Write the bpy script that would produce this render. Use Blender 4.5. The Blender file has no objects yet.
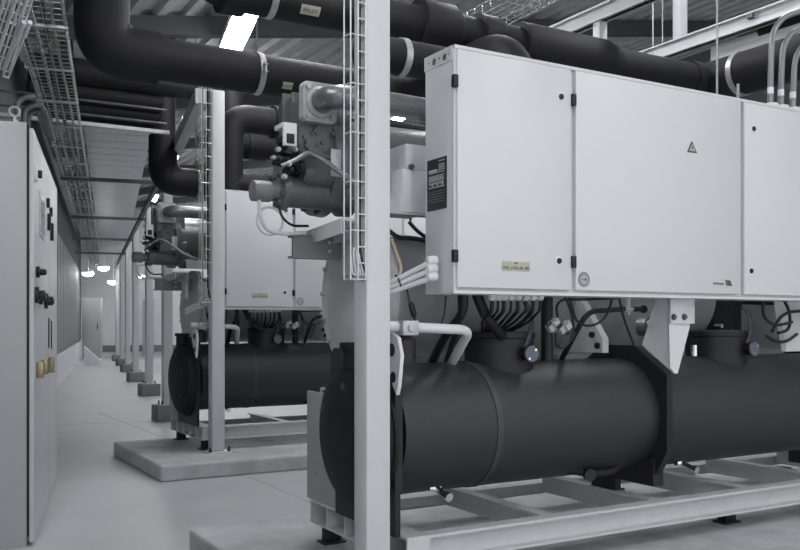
import bpy, bmesh, math, random
from mathutils import Vector, Matrix
random.seed(4)
R = math.radians
col = bpy.context.scene.collection

# ------------------------------------------------------------------ camera model (800x550 frame)
F, HOR, HC = 889.0, 324.0, 1.2
TH = R(30.2)
S, C = math.sin(TH), math.cos(TH)
def c2w(x, z, h=0.0): return Vector((C*x + S*z, -S*x + C*z, h))
def atY(px, py, Y):
    u = (px-400)/F; X = Y*(S+C*u)/(C-S*u); z = S*X + C*Y
    return Vector((X, Y, HC+(HOR-py)*z/F))
def atX(px, py, X):
    u = (px-400)/F; Y = X*(C-S*u)/(S+C*u); z = S*X + C*Y
    return Vector((X, Y, HC+(HOR-py)*z/F))
def atZ(px, py, h):
    z = (HC-h)*F/(py-HOR); return c2w((px-400)/F*z, z, h)
def atD(px, py, z): return c2w((px-400)/F*z, z, HC+(HOR-py)*z/F)

# ------------------------------------------------------------------ materials
def lin(v):
    v /= 255.0
    return v/12.92 if v <= 0.04045 else ((v+0.055)/1.055)**2.4
def mat(name, rgb, rough=0.5, metal=0.0, var=0.0, scale=8.0, bump=0.0, bscale=200.0, spec=0.5, stretch=None):
    m = bpy.data.materials.new(name); m.use_nodes = True
    nt = m.node_tree; b = nt.nodes['Principled BSDF']
    if not isinstance(rgb, tuple): rgb = (rgb-1, rgb+1.2, rgb+4)
    c = [lin(v) for v in rgb]
    b.inputs['Base Color'].default_value = (*c, 1)
    b.inputs['Roughness'].default_value = rough
    b.inputs['Metallic'].default_value = metal
    b.inputs['Specular IOR Level'].default_value = spec
    tc = nt.nodes.new('ShaderNodeTexCoord'); src = tc.outputs['Object']
    if stretch:
        mp = nt.nodes.new('ShaderNodeMapping'); mp.inputs['Scale'].default_value = stretch
        nt.links.new(src, mp.inputs['Vector']); src = mp.outputs['Vector']
    if var:
        n = nt.nodes.new('ShaderNodeTexNoise'); n.inputs['Scale'].default_value = scale
        n.inputs['Detail'].default_value = 6; n.inputs['Roughness'].default_value = 0.6
        nt.links.new(src, n.inputs['Vector'])
        r = nt.nodes.new('ShaderNodeValToRGB')
        r.color_ramp.elements[0].position = 0.3; r.color_ramp.elements[1].position = 0.7
        r.color_ramp.elements[0].color = (*[v*(1-var) for v in c], 1)
        r.color_ramp.elements[1].color = (*[min(1, v*(1+var)) for v in c], 1)
        nt.links.new(n.outputs['Fac'], r.inputs['Fac']); nt.links.new(r.outputs['Color'], b.inputs['Base Color'])
    if bump:
        n2 = nt.nodes.new('ShaderNodeTexNoise'); n2.inputs['Scale'].default_value = bscale
        nt.links.new(src, n2.inputs['Vector'])
        bp = nt.nodes.new('ShaderNodeBump'); bp.inputs['Strength'].default_value = bump; bp.inputs['Distance'].default_value = 0.01
        nt.links.new(n2.outputs['Fac'], bp.inputs['Height']); nt.links.new(bp.outputs['Normal'], b.inputs['Normal'])
    return m
def emit(name, strength, rgb=(1, 1, 1)):
    m = bpy.data.materials.new(name); m.use_nodes = True
    b = m.node_tree.nodes['Principled BSDF']
    b.inputs['Emission Color'].default_value = (*rgb, 1); b.inputs['Emission Strength'].default_value = strength
    b.inputs['Base Color'].default_value = (.8, .8, .8, 1)
    return m
M = dict(
    white=mat('white_powder_coat', 206, .38, var=.015, scale=3, bump=.03, bscale=500),
    offwhite=mat('light_grey_powder_coat', 205, .42, var=.02),
    cabgrey=mat('grey_switchgear_paint', 166, .45, var=.02, scale=4, bump=.03, bscale=400),
    cabdoor=mat('pale_switchgear_door', 194, .4, var=.02),
    column=mat('column_paint', 196, .42, var=.03, scale=5),
    frame=mat('frame_paint', 192, .45, var=.05, scale=10),
    vessel=mat('condenser_paint', 152, .5, var=.06, scale=7),
    endpaint=mat('end_plate_paint', 186, .5, var=.05, scale=7),
    cast=mat('compressor_casting_paint', 94, .28, var=.2, scale=14, bump=.12, bscale=90),
    castlight=mat('machined_flange', 165, .4, var=.1, scale=25),
    foam=mat('black_foam_insulation', (24, 24, 26), .66, var=.14, scale=40, bump=.12, bscale=250, spec=.35),
    litfoam=mat('lit_foam_insulation', (40, 41, 43), .5, var=.12, scale=40, bump=.1, bscale=250, spec=.5),  # same foam as the pipes, made lighter to hold the front light
    seam_glint=mat('seam_tape_and_glint', (60, 61, 64), .5, spec=.4),
    blacksteel=mat('black_painted_steel', (29, 29, 31), .5, var=.15, scale=20, spec=.4),
    steel=mat('brushed_pipe_steel', 128, .36, .6, var=.25, scale=12, stretch=(1, 8, 8)),
    galv=mat('galvanised_steel', 178, .42, .55, var=.14, scale=30),
    wire=mat('zinc_wire', 205, .35, .35),
    traywire=mat('dull_zinc_wire', 150, .4, .4),
    hose=mat('grey_ribbed_hose', 135, .35, .3, var=.06, scale=30),
    darkgalv=mat('dull_galvanised_steel', 98, .5, .5, var=.15, scale=20),
    chrome=mat('bright_nickel', 225, .2, 1.0),
    rubber=mat('black_rubber', (26, 26, 28), .45, spec=.4),
    cable=mat('grey_cable_jacket', 190, .45),
    tan=mat('tan_cable_jacket', (168, 160, 140), .5),
    brass=mat('brass_lock', (150, 140, 112), .35, .6),
    floor=mat('painted_concrete_floor', 177, .42, var=.05, scale=1.6, bump=.05, bscale=60, spec=.5),
    plinth=mat('cast_concrete', 172, .85, var=.16, scale=6, bump=.35, bscale=70),
    block=mat('grey_footing_concrete', 120, .8, var=.1, scale=9, bump=.2, bscale=80),
    wall=mat('grey_wall_panel', 120, .7, var=.05),
    walldark=mat('dark_grey_wall', 74, .75, var=.05),
    wallwhite=mat('white_wall', 222, .7, var=.04),
    wallpanel=mat('corridor_wall_panel', 128, .5, var=.05),
    deck=mat('galvanised_roof_deck', 186, .45, .05, var=.1, scale=5),
    duct=mat('corridor_ceiling_foil', 195, .4, .2, var=.14, scale=9, bump=.25, bscale=25),
    beamdark=mat('dark_roof_beam', 78, .6, var=.06),
    beam=mat('white_steel_beam', 190, .45, var=.03),
    bracket=mat('bracket_paint', 122, .5, var=.05),
    sensor=mat('sensor_cap_paint', 114, .45, var=.04),
    label=mat('dark_nameplate', (48, 50, 54), .4),
    labelink=mat('nameplate_print', 175, .5),
    sticker=mat('khaki_sticker', (170, 170, 156), .5),
    ink=mat('dark_print', (70, 70, 66), .6),
    greyink=mat('grey_print', 132, .6),
    bluecap=mat('blue_grey_cap', (84, 91, 102), .4, var=.08, scale=60),
    bluehose=mat('blue_grey_hose', (54, 60, 70), .45),
    glass=mat('meter_window', 130, .15),
    gasket=mat('black_gasket', (22, 22, 24), .6),
    lampbody=mat('lamp_housing', 225, .4),
    lamp=emit('lamp_diffuser', 38.0, (1, 1, 1.02)),
    farlamp=emit('far_lamp_diffuser', 22.0),
    white2=mat('white_gland', 220, .4),
)

# ------------------------------------------------------------------ mesh builder
def frame_of(d):
    d = d.normalized(); a = Vector((0, 0, 1)) if abs(d.z) < .95 else Vector((1, 0, 0))
    x = a.cross(d).normalized(); return x, d.cross(x).normalized(), d
class MB:
    def __init__(s): s.bm = bmesh.new()
    def box(s, lo, hi, bev=0.0, mtx=None):
        lo, hi = Vector(lo), Vector(hi)
        vs = [s.bm.verts.new((x, y, z)) for z in (lo.z, hi.z) for y in (lo.y, hi.y) for x in (lo.x, hi.x)]
        fs = [(0, 2, 3, 1), (4, 5, 7, 6), (0, 1, 5, 4), (2, 6, 7, 3), (0, 4, 6, 2), (1, 3, 7, 5)]
        ff = [s.bm.faces.new([vs[i] for i in f]) for f in fs]
        if bev:
            es = list({e for f in ff for e in f.edges})
            r = bmesh.ops.bevel(s.bm, geom=es, offset=bev, segments=2, affect='EDGES', profile=.5)
            vs = list({v for f in r['faces'] for v in f.verts} | {v for v in vs if v.is_valid})
        if mtx:
            for v in vs: v.co = mtx @ v.co
        return s
    def beam(s, p, q, w, h, up=Vector((0, 0, 1)), bev=0.0):
        p, q = Vector(p), Vector(q); d = (q-p).normalized(); x = d.cross(Vector(up)).normalized(); z = x.cross(d)
        m = Matrix((x, d, z)).transposed().to_4x4(); m.translation = p
        return s.box((-w/2, 0, -h/2), (w/2, (q-p).length, h/2), bev, m)
    def lathe(s, o, d, prof, seg=32, cap=True):
        o = Vector(o); x, y, d = frame_of(Vector(d)); rings = []
        for t, r in prof:
            rings.append([s.bm.verts.new(o+d*t+(x*math.cos(a)+y*math.sin(a))*r) for a in [2*math.pi*k/seg for k in range(seg)]])
        for A, B in zip(rings, rings[1:]):
            for k in range(seg): s.bm.faces.new((A[k], A[(k+1) % seg], B[(k+1) % seg], B[k]))
        if cap:
            s.bm.faces.new(rings[0][::-1]); s.bm.faces.new(rings[-1])
        return s
    def cyl(s, p, q, r, seg=24):
        p, q = Vector(p), Vector(q); return s.lathe(p, q-p, [(0, r), ((q-p).length, r)], seg)
    def tube(s, pts, r, fil=0.0, seg=12, n=7):
        pts = [Vector(p) for p in pts]; path = [pts[0]]
        for a, b, c in zip(pts, pts[1:], pts[2:]):
            f = min(fil, (b-a).length*.49, (c-b).length*.49)
            if f <= 1e-5: path.append(b); continue
            p0, p1 = b+(a-b).normalized()*f, b+(c-b).normalized()*f
            for k in range(n+1):
                t = k/n; path.append(p0*(1-t)**2 + b*2*t*(1-t)*.93 + (p0+p1)*.5*2*t*(1-t)*.07 + p1*t*t)
        path.append(pts[-1]); rings = []; x = None
        for i, p in enumerate(path):
            d = (path[min(i+1, len(path)-1)]-path[max(i-1, 0)]).normalized()
            if x is None: x = frame_of(d)[0]
            x = (x-d*x.dot(d)).normalized(); y = d.cross(x)
            rings.append([s.bm.verts.new(p+(x*math.cos(a)+y*math.sin(a))*r) for a in [2*math.pi*k/seg for k in range(seg)]])
        for A, B in zip(rings, rings[1:]):
            for k in range(seg): s.bm.faces.new((A[k], A[(k+1) % seg], B[(k+1) % seg], B[k]))
        s.bm.faces.new(rings[0][::-1]); s.bm.faces.new(rings[-1]); return s
    def prism(s, poly, vec):
        vec = Vector(vec); a = [s.bm.verts.new(p) for p in poly]; b = [s.bm.verts.new(Vector(p)+vec) for p in poly]
        s.bm.faces.new(a[::-1]); s.bm.faces.new(b); n = len(a)
        for k in range(n): s.bm.faces.new((a[k], a[(k+1) % n], b[(k+1) % n], b[k]))
        return s
    def build(s, name, m, parent=None, smooth=True):
        bmesh.ops.recalc_face_normals(s.bm, faces=s.bm.faces)
        me = bpy.data.meshes.new(name); s.bm.to_mesh(me); s.bm.free()
        me.materials.append(m if not isinstance(m, str) else M[m])
        if smooth:
            for p in me.polygons: p.use_smooth = True
            me.set_sharp_from_angle(angle=R(35))
        o = bpy.data.objects.new(name, me); col.objects.link(o)
        if parent: o.parent = parent
        return o
def text_mesh(name, body, size, m, parent, mtx, thick=.0006):
    cu = bpy.data.curves.new(name, 'FONT'); cu.body = body; cu.size = size; cu.align_x = 'CENTER'; cu.align_y = 'CENTER'; cu.extrude = thick
    t = bpy.data.objects.new(name+'_curve', cu); me = bpy.data.meshes.new_from_object(t)
    bpy.data.objects.remove(t); bpy.data.curves.remove(cu)
    me.transform(mtx); me.materials.clear(); me.materials.append(M[m])
    o = bpy.data.objects.new(name, me); col.objects.link(o); o.parent = parent
    return o
def tag(o, label=None, cat=None, group=None, kind=None):
    if label: o['label'] = label
    if cat: o['category'] = cat
    if group: o['group'] = group
    if kind: o['kind'] = kind
    return o
def empty(name, loc, label, cat, group=None, rz=0):
    o = bpy.data.objects.new(name, None); col.objects.link(o); o.location = loc; o.rotation_euler.z = rz
    o.empty_display_size = .1
    return tag(o, label, cat, group)
def struct(o): o['kind'] = 'structure'; return o
def copy_tree(o, parent=None):
    c = o.copy(); col.objects.link(c); c.parent = parent
    for ch in list(o.children): copy_tree(ch, c)
    return c

# corridor frame: runs 12.1 degrees clockwise from +Y
CH = R(12.1)
DV = Vector((math.sin(CH), math.cos(CH), 0)); NV = Vector((math.cos(CH), -math.sin(CH), 0))
K0 = atZ(26.5, 547, 0.0)                     # floor corner of the nearest switchgear cabinet
def cor(s, n, h=0.0): return K0 + DV*s + NV*n + Vector((0, 0, h))
def roof(X): return 4.05 + .165*X

# ------------------------------------------------------------------ setting
XL, XR, YN, YF = -3.2, 13.0, -5.0, 37.0
struct(MB().box((XL, YN, -.2), (XR, YF, 0)).build('floor', 'floor', smooth=False))
def joint(p, q):
    a, b = atZ(*p, .0005), atZ(*q, .0005); struct(MB().beam(a, b, .006, .001).build('trim_4', 'block', smooth=False))
joint((250, 477), (318, 506)); joint((97, 412), (160, 436)); joint((52, 425), (163, 421))
# corrugated roof deck: trapezoidal ribs along Y following the pitch
mb = MB(); prof = []; x = XL
while x < XR:
    for dx, dz in ((0, 0), (.11, 0), (.15, .055), (.26, .055), (.30, 0)): prof.append((x+dx, roof(x+dx)+dz))
    x += .30
va = [mb.bm.verts.new((a, YN, b)) for a, b in prof]; vb = [mb.bm.verts.new((a, YF, b)) for a, b in prof]
for k in range(len(prof)-1):
    mb.bm.faces.new((va[k], va[k+1], vb[k+1], vb[k]))
up = [mb.bm.verts.new((a, y, roof(a)+.12)) for a, y in ((XL, YN), (XR, YN), (XR, YF), (XL, YF))]
mb.bm.faces.new(up)
struct(mb.build('ceiling', 'deck', smooth=False))
for i, y in enumerate((1.38, 5.44, 9.5, 13.56, 17.6, 21.7, 25.8, 29.8)):
    p, q = Vector((XL, y, roof(XL)-.1)), Vector((XR, y, roof(XR)-.1))
    struct(MB().beam(p, q, .16, .2).build('roof_beam', 'beamdark', smooth=False))
# left wall behind the switchgear, following the corridor
wl = -.56
def slab(s0, s1, n0, n1, h0, h1, name, m):
    return MB().prism([cor(s0, n0, h0), cor(s1, n0, h0), cor(s1, n1, h0), cor(s0, n1, h0)], (0, 0, h1-h0)).build(name, m, smooth=False)
struct(slab(-4, 31, wl-.2, wl, 0, 4.9, 'wall_left', 'walldark'))
struct(slab(2.3, 29, wl, wl+.06, 0, .62, 'trim_1', 'wallwhite'))
mb = MB()
k = 2.5
while k < 26:
    mb.prism([cor(k, wl, .64), cor(k+1.05, wl, .64), cor(k+1.05, wl+.05, .64), cor(k, wl+.05, .64)], (0, 0, 2.3)); k += 1.15
struct(mb.build('trim_2', 'wallpanel', smooth=False))
# far end wall and the hall's other sides
struct(slab(29.0, 29.2, -1.2, 9.5, 0, 6.2, 'wall_back', 'wallwhite'))
struct(slab(28.93, 29.0, -.5, 9.5, .18, .42, 'trim_3', 'wall'))
struct(MB().box((XR, YN, 0), (XR+.2, YF, 6.6)).build('wall_right', 'wall', smooth=False))
# foil-clad flat ceiling over the corridor
mb = MB(); e0, e1, hz = .05, 1.06, 4.22
s0 = 4.9; k = s0
while k < 28.6:
    mb.prism([cor(k, e0, hz), cor(k+.57, e0, hz), cor(k+.57, e1, hz), cor(k, e1, hz)], (0, 0, .05))
    mb.prism([cor(k+.57, e0, hz+.012), cor(k+.60, e0, hz+.012), cor(k+.60, e1, hz+.012), cor(k+.57, e1, hz+.012)], (0, 0, .03)); k += .6
struct(mb.build('ceiling_corridor', 'duct', smooth=False))
mb = MB(); mb.beam(cor(4.9, -.02, 4.05), cor(28.9, -.02, 4.05), .1, .34)
struct(mb.build('roof_beam', 'beamdark', smooth=False))

# concrete plinths
def plinth(x0, x1, y0, y1, label):
    o = MB().box((x0, y0, 0), (x1, y1, .126), .018).build('concrete_plinth', 'plinth', smooth=False)
    tag(o, label, 'plinth', 'concrete plinths under the chillers')
O1 = Vector((2.009, 3.03, .126)); O2 = Vector((2.50, 7.25, .126))
plinth(1.39, 6.4, 2.55, 4.60, 'concrete plinth with chamfered edge under the nearest chiller')
plinth(1.82, 6.9, 6.72, 8.33, 'concrete plinth with exposed front corner under the chiller farther back')

# ------------------------------------------------------------------ chiller
def chiller(label):
    root = empty('water_chiller', O1, label, 'chiller', 'water chillers on concrete plinths')
    def L(v): return Vector(v)-O1
    def LY(px, py, Y): return L(atY(px, py, Y))
    # --- base frame
    y0, y1, zt = .08, 1.02, .205
    def cchan(y, sgn, zt=zt):
        b = MB(); x0, x1 = -.07, 3.9
        b.box((x0, min(y, y+sgn*.012), .09), (x1, max(y, y+sgn*.012), zt-.012))
        b.box((x0, min(y, y+sgn*.06), zt-.012), (x1, max(y, y+sgn*.06), zt))
        b.box((x0, min(y, y+sgn*.06), .09), (x1, max(y, y+sgn*.06), .10))
        return b
    f = cchan(y0+.05, -1)
    f.box((-.07, y0+.05, zt-.012), (3.9, y0+.062, zt))
    fr = f.build('base_frame', 'frame', root)
    cchan(y1, 1, zt-.055).build('rear_rail', 'frame', fr)
    for xx in (.62, 1.31, 1.98, 2.68, 3.4):
        b = MB(); b.box((xx-.006, y0+.062, .10), (xx+.006, y1-.0, zt-.01)); b.box((xx-.035, y0+.062, zt-.012), (xx+.035, y1, zt-.001))
        b.build('cross_beam', 'frame', fr)
    b = MB(); b.box((-.075, y0-.01, .09), (-.061, y1, zt)); b.box((-.17, y0-.01, zt-.012), (-.061, y1, zt)); b.box((-.17, y0-.01, .09), (-.061, y1, .10))
    for k in range(6):
        yy = y0-.01+(y1-y0-.002)*k/5; b.box((-.17, yy, .10), (-.061, yy+.012, zt-.012))
    b.build('end_rail', 'frame', fr)
    for xx, yy in ((-.14, y0+.10), (-.14, y1-.10), (1.75, y1-.10), (1.9, y0+.16), (3.3, y0+.10), (3.3, y1-.10)):
        b = MB(); b.box((xx, yy-.03, .012), (xx+.08, yy+.03, .092), .004); b.box((xx-.02, yy-.045, 0), (xx+.10, yy+.045, .012), .003); b.build('mounting_foot', 'blacksteel', fr)
    # --- evaporator (black foam) with tube sheets and dished water box
    ey, ez, er = .40, .609, .288
    ev = MB().cyl((-.15, ey, ez), (3.75, ey, ez), er, 64).build('evaporator_shell', 'litfoam', root)
    MB().cyl((.315, ey, ez), (.345, ey, ez), er+.004, 64).build('seam_band', 'seam_glint', ev)
    def octo(x, t, name='support_plate', w=.335):
        hh, ct = .355, .12
        pol = [(x, ey-w, ez-.23), (x, ey-w, ez+hh-.03), (x, ey-w+.03, ez+hh), (x, ey+w-.03, ez+hh), (x, ey+w, ez+hh-.03), (x, ey+w, ez-.23)] if w < .33 else [(x, ey-w, ez+hh-.14), (x, ey-ct, ez+hh), (x, ey+ct, ez+hh), (x, ey+w, ez+hh-.14), (x, ey+w, ez-.16), (x, ey+.25, ez-.30), (x, ey-.25, ez-.30), (x, ey-w, ez-.16)]
        b = MB().prism(pol, (t, 0, 0))
        if w < .33:
            b.box((x, ey-w, zt), (x+t-.010, ey-.22, ez-.2)); b.box((x+.004, ey-.22, zt), (x+t-.004, ey+.26, ez-.2))
        else:
            b.box((x-.015, ey-.26, .27), (x+t+.015, ey+.26, ez-.2)); b.box((x, ey+.02, zt-.002), (x+t, ey+.2, .275))
        return b.build(name, 'blacksteel', ev)
    octo(-.21, .035, 'tube_sheet', .30); octo(1.30, .04); octo(2.95, .04)
    wb = MB().lathe((-.206, ey, ez-.01), (-1, 0, 0), [(0, .327), (.016, .327), (.02, .315), (.065, .295), (.10, .22), (.11, .1), (.113, .02)], 64).build('water_box', 'foam', ev)
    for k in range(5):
        a = .5+k*1.15; MB().lathe((-.300, ey+.19*math.cos(a), ez+.19*math.sin(a)), (-1, 0, 0), [(0, .026), (.008, .022)], 14).build('painted_glint', 'seam_glint', wb)  # pale discs standing in for light reflections on the water box
    b = MB(); b.lathe((-.245, ey, ez+.27), (0, 0, 1), [(0, .05), (.09, .05), (.09, .062), (.115, .062)], 24); b.build('top_neck', 'foam', wb)
    # white lifting lug with two holes on the tube sheet
    pts = [(-.231, ey+a-.055, ez+b_) for a, b_ in ((-.305, .22), (-.325, .34), (-.30, .41), (-.25, .43), (-.20, .41), (-.18, .34), (-.23, .26), (-.29, .18))]
    lg = MB().prism(pts, (.016, 0, 0)).build('lifting_lug', 'white', ev)
    for yy, zz, rr in ((-.252, .36, .027), (-.265, .25, .022)):
        MB().lathe((-.233, ey+yy-.055, ez+zz), (1, 0, 0), [(0, rr), (.02, rr)], 20).build('lug_hole', 'gasket', ev)
    # rear support plate of the condenser, standing on the end of the frame
    sp = MB().box((-.17, .72, zt), (-.155, 1.06, .74), .004).build('end_support_plate', 'vessel', root)
    b = MB()
    for zz in (.35, .42): b.lathe((-.17, .95, zz), (-1, 0, 0), [(0, .012), (.008, .01)], 10)
    b.tube([(-.165, .80, .74), (-.165, .80, .76), (-.165, .90, .76), (-.165, .90, .74)], .007, .01, 8); b.build('bolt', 'galv', sp)
    # --- condenser
    cy, cz, cr = .80, 1.205, .30
    cd = MB().cyl((-.04, cy, cz), (3.75, cy, cz), cr, 64).build('condenser_shell', 'vessel', root)
    circ = [(cy+.36*math.cos(R(a)), cz+.36*math.sin(R(a))) for a in range(-52, 233, 6)]
    MB().prism([(-.04, a, b_) for a, b_ in circ], (.05, 0, 0)).build('end_plate', 'endpaint', cd)
    MB().lathe((-.04, cy, cz), (-1, 0, 0), [(0, .30), (.012, .30), (.03, .27), (.04, .2), (.045, .05)], 48).build('end_dish', 'endpaint', cd)
    b = MB()
    for a in range(-40, 230, 22): b.lathe((-.04, cy+.338*math.cos(R(a)), cz+.338*math.sin(R(a))), (-1, 0, 0), [(0, .012), (.016, .012)], 6)
    b.build('flange_bolt', 'galv', cd)
    # mid plate seen between the cabinet and the black vessel
    b = MB().prism([(1.10, .30, .93), (1.10, .30, 1.0), (1.10, .46, 1.2), (1.10, .46, 1.55), (1.10, 1.15, 1.55), (1.10, 1.15, .93)], (.04, 0, 0))
    mp = b.build('mid_plate', 'endpaint', cd)
    for yy, zz in ((.33, .965), (.37, 1.02)): MB().lathe((1.10, yy, zz), (-1, 0, 0), [(0, .016), (.014, .016)], 8).build('plate_bolt', 'blacksteel', mp)
    # black insulated suction elbow behind the second junction box
    MB().tube([(2.27, .60, 1.0), (2.27, .60, 1.30), (2.9, .60, 1.30)], .15, .17, 24, 12).build('insulated_elbow', 'foam', root)
    MB().prism([(2.36, .18, .92), (2.44, .3, 1.24), (2.75, .3, 1.24), (2.75, .2, 1.05), (2.6, .18, .92)], (0, .03, 0)).build('saddle_plate', 'endpaint', root)
    # --- compressor
    my, mz = .80, 1.83
    cp = MB().lathe((-.40, my, mz), (1, 0, 0), [(0, .12), (.012, .165), (.15, .18), (.152, .245), (.20, .25), (.205, .225), (.26, .215), (.95, .215), (1.0, .17), (1.05, .08)], 48)
    cp.box((-.385, my-.14, mz), (-.26, my+.12, mz+.30), .02)
    cp.box((-.24, my-.20, mz-.02), (-.19, my+.1, mz+.26), .02)
    cmp_ = cp.build('compressor_casing', 'cast', root)
    for yy, zz, hh_ in ((-.17, -.02, .25), (-.09, .1, .2), (.02, .12, .2)):
        MB().box((-.40, my+yy, mz+zz), (-.16, my+yy+.014, mz+zz+hh_), .003).build('casting_rib', 'cast', cmp_)
    MB().prism([(-.30, my-.20, mz+.16), (-.16, my-.20, mz+.20), (-.16, my-.20, mz-.02), (-.36, my-.20, mz+.0), (-.38, my-.20, mz+.06)], (0, .1, 0)).build('casting_web', 'cast', cmp_)
    for px, py in ((306, 146), (322, 143), (331, 150), (304, 137), (317, 133)):
        MB().lathe(LY(px, py, 3.60), (0, -1, 0), [(0, .011), (.014, .011)], 6).build('casting_bolt', 'darkgalv', cmp_)
    MB().lathe((-.39, my-.155, mz-.07), (1, 0, 0), [(0, .03), (.006, .052), (.03, .066), (.15, .07), (.16, .08), (.24, .08)], 32).build('slide_valve_cover', 'cast', cmp_)
    cl = MB().lathe((-.475, my-.10, mz-.155), (1, 0, 0), [(0, .04), (.004, .084), (.035, .09), (.04, .074), (.28, .076), (.30, .10), (.36, .10)], 32).build('lower_cylinder', 'cast', cmp_)
    b = MB()
    for k in range(8):
        a = k*math.pi/4+.3; b.lathe((-.474, my-.10+.068*math.cos(a), mz-.155+.068*math.sin(a)), (-1, 0, 0), [(0, .012), (.012, .012)], 6)
    b.build('cylinder_bolt', 'darkgalv', cl)
    b = MB()
    for k in range(10):
        a = k*math.pi/5+.2; b.lathe((-.248, my+.232*math.cos(a), mz+.232*math.sin(a)), (-1, 0, 0), [(0, .012), (.014, .012)], 6)
    b.build('casing_bolt', 'darkgalv', cmp_)
    p = LY(259, 191, 3.72)
    MB().lathe(p-Vector((.035, 0, 0)), (1, 0, 0), [(0, .035), (.004, .047), (.085, .047), (.088, .03), (.15, .03)], 28).build('sensor_cap', 'sensor', cmp_)
    # suction flange facing forward, with elbow pipe
    fc = LY(319, 103, 3.60); w, h = .082, .088; ch = .016
    pol = [(-w, -h+ch), (-w+ch, -h), (w-ch, -h), (w, -h+ch), (w, h-ch), (w-ch, h), (-w+ch, h), (-w, h-ch)]
    fl = MB().prism([(fc.x+a, fc.y-.012, fc.z+c_) for a, c_ in pol], (0, .045, 0))
    fl.lathe(fc+Vector((0, -.012, 0)), (0, -1, 0), [(0, .07), (.012, .068), (.02, .058)], 32)
    fl = fl.build('suction_flange', 'castlight', cmp_)
    for sx in (-1, 1):
        for sz in (-1, 1): MB().lathe(fc+Vector((sx*.06, -.012, sz*.064)), (0, -1, 0), [(0, .019), (.003, .019), (.003, .013), (.016, .013)], 8).build('flange_bolt', 'galv', fl)
    ps = [fc, fc+Vector((0, -.15, .0)), fc+Vector((.35, -.16, -.005)), fc+Vector((1.1, -.16, -.03))]
    MB().tube(ps, .052, .13, 24, 10).build('suction_pipe', 'steel', root)
    # second steel pipe and black hoses behind it
    MB().tube([LY(372, 152, 3.75), LY(430, 158, 3.75)], .05, 0, 20).build('discharge_pipe', 'steel', root)
    MB().tube([LY(372, 122, 3.85), LY(432, 133, 3.85)], .03, 0, 16).build('liquid_hose', 'rubber', root)
    # valve block, terminal box and small tubes on the compressor's nose
    b = MB(); q = LY(288.5, 135, 3.55)
    b.box(q+Vector((-.03, -.02, -.05)), q+Vector((.032, .0, .05)), .004); b.box(q+Vector((-.03, 0, .03)), q+Vector((.032, .09, .052)), .004)
    b.box(q+Vector((.026, .0, -.05)), q+Vector((.034, .09, .05)))
    tb = b.build('solenoid_box', 'white', cmp_)
    MB().box(q+Vector((-.018, -.026, -.04)), q+Vector((.018, -.018, .002)), .003).build('window', 'gasket', tb)
    b = MB()
    for px, py, r, ln in ((276, 152, .017, .07), (281, 163, .014, .06), (285, 172, .016, .05), (291, 158, .018, .07), (274, 163, .012, .05), (296, 170, .02, .05), (280, 142, .02, .05), (287, 147, .013, .06)):
        q2 = LY(px, py, 3.64); b.lathe(q2, (.1, -1, .1), [(0, r), (ln, r), (ln, r*.6), (ln+.015, r*.6)], 10)
        b.tube([q2, q2+Vector((.12, .08, .0))], r*.7, 0, 8)
    b.build('valve_block', 'rubber', cmp_)
    for px, py, r in ((277, 150, .011), (283, 177, .012), (272, 158, .009), (294, 150, .01), (288, 165, .009)):
        q2 = LY(px, py, 3.575); MB().lathe(q2, (0, -1, 0), [(0, r), (.02, r), (.02, r*.7), (.03, r*.7)], 8).build('valve_fitting', 'galv', cmp_)
    MB().tube([LY(282, 166, 3.58), LY(296, 160, 3.55), LY(308, 152, 3.53), LY(318, 156, 3.52), LY(352, 181, 3.46), LY(380, 196, 3.44)], .012, .04, 10).build('equalising_tube', 'steel', root)
    MB().box(LY(331, 176, 3.53), LY(331, 176, 3.53)+Vector((.05, .006, .12)), .002).build('type_plate', 'galv', cmp_)
    # hoses below the sensor cap
    MB().tube([LY(259, 200, 3.7), LY(260, 218, 3.7), LY(267, 231, 3.7), LY(284, 234, 3.7), LY(306, 233, 3.7)], .009, .05, 8).build('cable_loop', 'cable', root)
    lp = LY(270, 221, 3.71); b = MB(); pts = [lp+Vector((.062*math.cos(a), 0, .062*math.sin(a))) for a in [k*math.pi/9 for k in range(19)]]
    b.tube(pts, .006, .01, 8); b.build('coiled_cable', 'cable', root)
    MB().tube([LY(279, 206, 3.66), LY(282, 218, 3.66), LY(292, 226, 3.66), LY(308, 226, 3.7)], .006, .04, 8).build('sensor_cable', 'rubber', root)
    # support beams under the compressor
    b = MB(); a0, a1 = L(atX(308, 236, 1.76)), L(atX(352, 220, 1.76))
    b.beam(a0, a1, .10, .012); b.beam(a0-Vector((.05, 0, .03)), a1-Vector((.05, 0, .03)), .008, .06); b.beam(a0-Vector((-.05, 0, .03)), a1-Vector((-.05, 0, .03)), .008, .06)
    sb = b.build('compressor_bracket', 'frame', root)
    b = MB(); b.box((-.40, .70, 1.385), (-.02, .715, 1.47)); b.box((-.40, .70, 1.47), (-.02, .76, 1.48)); b.box((-.40, .70, 1.375), (-.02, .76, 1.385))
    cb = b.build('cross_bracket', 'bracket', root)
    b = MB()
    for zz in (1.41, 1.45): b.lathe((-.22, .70, zz), (0, -1, 0), [(0, .01), (.008, .009)], 8)
    b.build('bracket_bolt', 'chrome', cb)
    MB().box((-.175, .52, 1.30), (-.15, .66, 1.53), .004).build('bracket_upright', 'frame', root)
    # terminal boxes between column and cabinet
    tbx = MB().box((.0, .40, 1.575), (.16, .62, 1.77), .006); tbx.box((.02, .405, 1.77), (.16, .62, 1.885), .006)
    tbx = tbx.build('terminal_box', 'white', root)
    q = LY(411, 167, 3.43); MB().lathe(q, (0, -1, 0), [(0, .014), (.012, .012)], 12).build('box_lock', 'darkgalv', tbx)
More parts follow.
